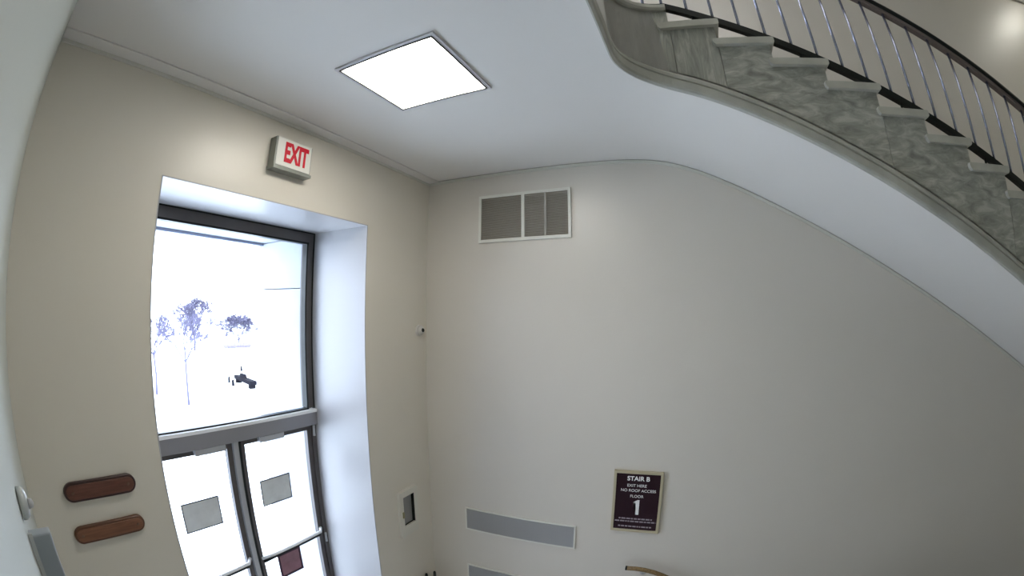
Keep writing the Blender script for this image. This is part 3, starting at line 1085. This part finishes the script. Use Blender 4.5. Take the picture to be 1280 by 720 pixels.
for a, b in ((1, 1), (2, 4), (5, 7), (8, 10), (11, 13), (14, 16)):
    stepped(a, b).data.materials[0] = MARBLE_V if a == 1 else MARBLE

# treads with moulded nosing, risers
for i in range(1, NSTEP + 1):
    z = nos_z(i)
    xr = STEP_X0 + RUN * i
    xl = STEP_X0 + RUN * (i - 1) - 0.062
    bm = new_bm()
    prof2 = [(xl + 0.004, z - 0.030), (xl, z - 0.012), (xl + 0.004, z), (xr - 0.006, z), (xr, z - 0.008), (xr, z - 0.032), (xr - 0.012, z - 0.044), (xl + 0.016, z - 0.044)]
    r0 = [bm.verts.new((x, YF - 0.030, zz)) for x, zz in prof2]
    r1 = [bm.verts.new((x, -0.001, zz)) for x, zz in prof2]
    bm.faces.new(r0)
    bm.faces.new(list(reversed(r1)))
    for k in range(len(prof2)):
        l = (k + 1) % len(prof2)
        bm.faces.new([r0[k], r1[k], r1[l], r0[l]])
    obj('tread', bm, TREADM, st)
    xq = STEP_X0 - 0.03 + RUN * (i - 1)
    box('riser', (xq - 0.02, xq, YF + 0.051, -0.001, z + 0.001, nos_z(i - 1) - 0.046), TREADM, st)
# landing edge slab with a rounded nosing that wraps the corner
bm = new_bm()
lp = [p for p in plan_path(0.0) if p[0] <= WX + ARC + 1e-6]
lp.append((STEP_X0 - 0.002, YF, (0, -1, 0)))
sweep(bm, [(-0.16, -0.044), (0.018, -0.044), (0.030, -0.030), (0.030, -0.008), (0.022, 0.0), (-0.16, 0.0)], [((x, y, Z0 + 0.001), s) for x, y, s in lp])
obj('landing_nosing', bm, TREADM, st)
box('landing_slab', (WX + 0.08, STEP_X0, YF + 0.15, -0.001, Z0 - 0.043, Z0), TREADM, st)
# lower moulding band along the bottom of the stringer
bm = new_bm()
mp_ = [(0.0, -0.010), (0.008, -0.012), (0.022, -0.004), (0.027, 0.010), (0.027, 0.052), (0.018, 0.058), (0.018, 0.064), (0.024, 0.070), (0.024, 0.088), (0.014, 0.102), (0.008, 0.106), (0.0, 0.112)]
sweep(bm, mp_, [((x, y, soffit(x)), s) for x, y, s in plan_path(0.0, 7.3, 0.06)])
obj('lower_moulding', bm, MARBLE_LIGHT, st)
# half landing at the foot of this flight (outside the picture)
hz = nos_z(NSTEP) - RISE
box('half_landing', (STEP_X0 + RUN * NSTEP - 0.03, XR - 0.002, YF - 0.03, -0.001, hz - 0.3, hz), TREADM, st)

# ------------------------------------------------------------------ balustrade
bl = empty('balustrade', (4.8, -1.26, 2.7), 'metal balustrade with dark handrail along the open side of the stair', 'railing')
IN = -0.06      # inward of the stringer face


def low_z(x):
    return 4.940 - 0.494 * max(0.0, x - 2.447)


def hand_z(x):
    k = 4.85 - 0.557 * (x - 4.0)
    return k if x > 2.55 else 4.85 - 0.557 * (2.55 - 4.0)


rp = plan_path(IN, 7.2, 0.1)
bm = new_bm()
sweep(bm, [(-0.019, -0.024), (0.019, -0.024), (0.019, 0.022), (-0.019, 0.022)], [((x, y, low_z(x)), s) for x, y, s in rp])
obj('bottom_rail', bm, BLACK, bl)
bm = new_bm()
sweep(bm, [(-0.022, 0.0), (0.022, 0.0), (0.022, 0.03), (-0.022, 0.03)], [((x, y, hand_z(x)), s) for x, y, s in rp])
obj('rail_channel', bm, RAILU, bl)
bm = new_bm()
sweep(bm, [(-0.034, 0.034), (-0.026, 0.028), (0.026, 0.028), (0.034, 0.034), (0.036, 0.05), (0.028, 0.068), (0.012, 0.076), (-0.012, 0.076), (-0.028, 0.068), (-0.036, 0.05)],
      [((x, y, hand_z(x)), s) for x, y, s in rp])
obj('handrail', bm, BLACK, bl, smooth=True)
# straight balusters
xb0, dxb = 2.574, 0.1497
xk = [xb0 + dxb * k for k in range(-1, 31)]
yb = YF - IN
spots = [(x, yb) for x in xk if x < 7.15]
# round the corner and along the landing
r = ARC - IN
acc = []
cxx, cyy = WX + ARC, YF - ARC
for k in range(0, 4):
    a = math.pi / 2 + (k + 0.9) * 0.1497 / r
    if a < math.pi:
        acc.append((cxx + r * math.cos(a), cyy + r * math.sin(a)))
y = cyy - 0.05
while y > -3.5:
    acc.append((WX + IN, y))
    y -= 0.1497
for x, y in spots + acc:
    bm = new_bm()
    zb = low_z(x) + 0.012
    zt = hand_z(x) + 0.004
    tube(bm, [(x, y, zb), (x, y, zt)], 0.0092, 8)
    obj('baluster', bm, STEEL, bl, smooth=True)
for k, x in enumerate([2.60 + 0.609 * q for q in range(8)]):
    if x > 7.1:
        break
    i = math.ceil((x - STEP_X0) / RUN)
    zt = nos_z(i)
    bm = new_bm()
    tube(bm, [(x, yb, zt), (x, yb, low_z(x))], 0.008, 8)
    lathe(bm, [(0, 0.02), (0.008, 0.018), (0.012, 0.008)], (x, yb, zt), (0, 0, 1), 10)
    obj('foot', bm, BLACK, bl)
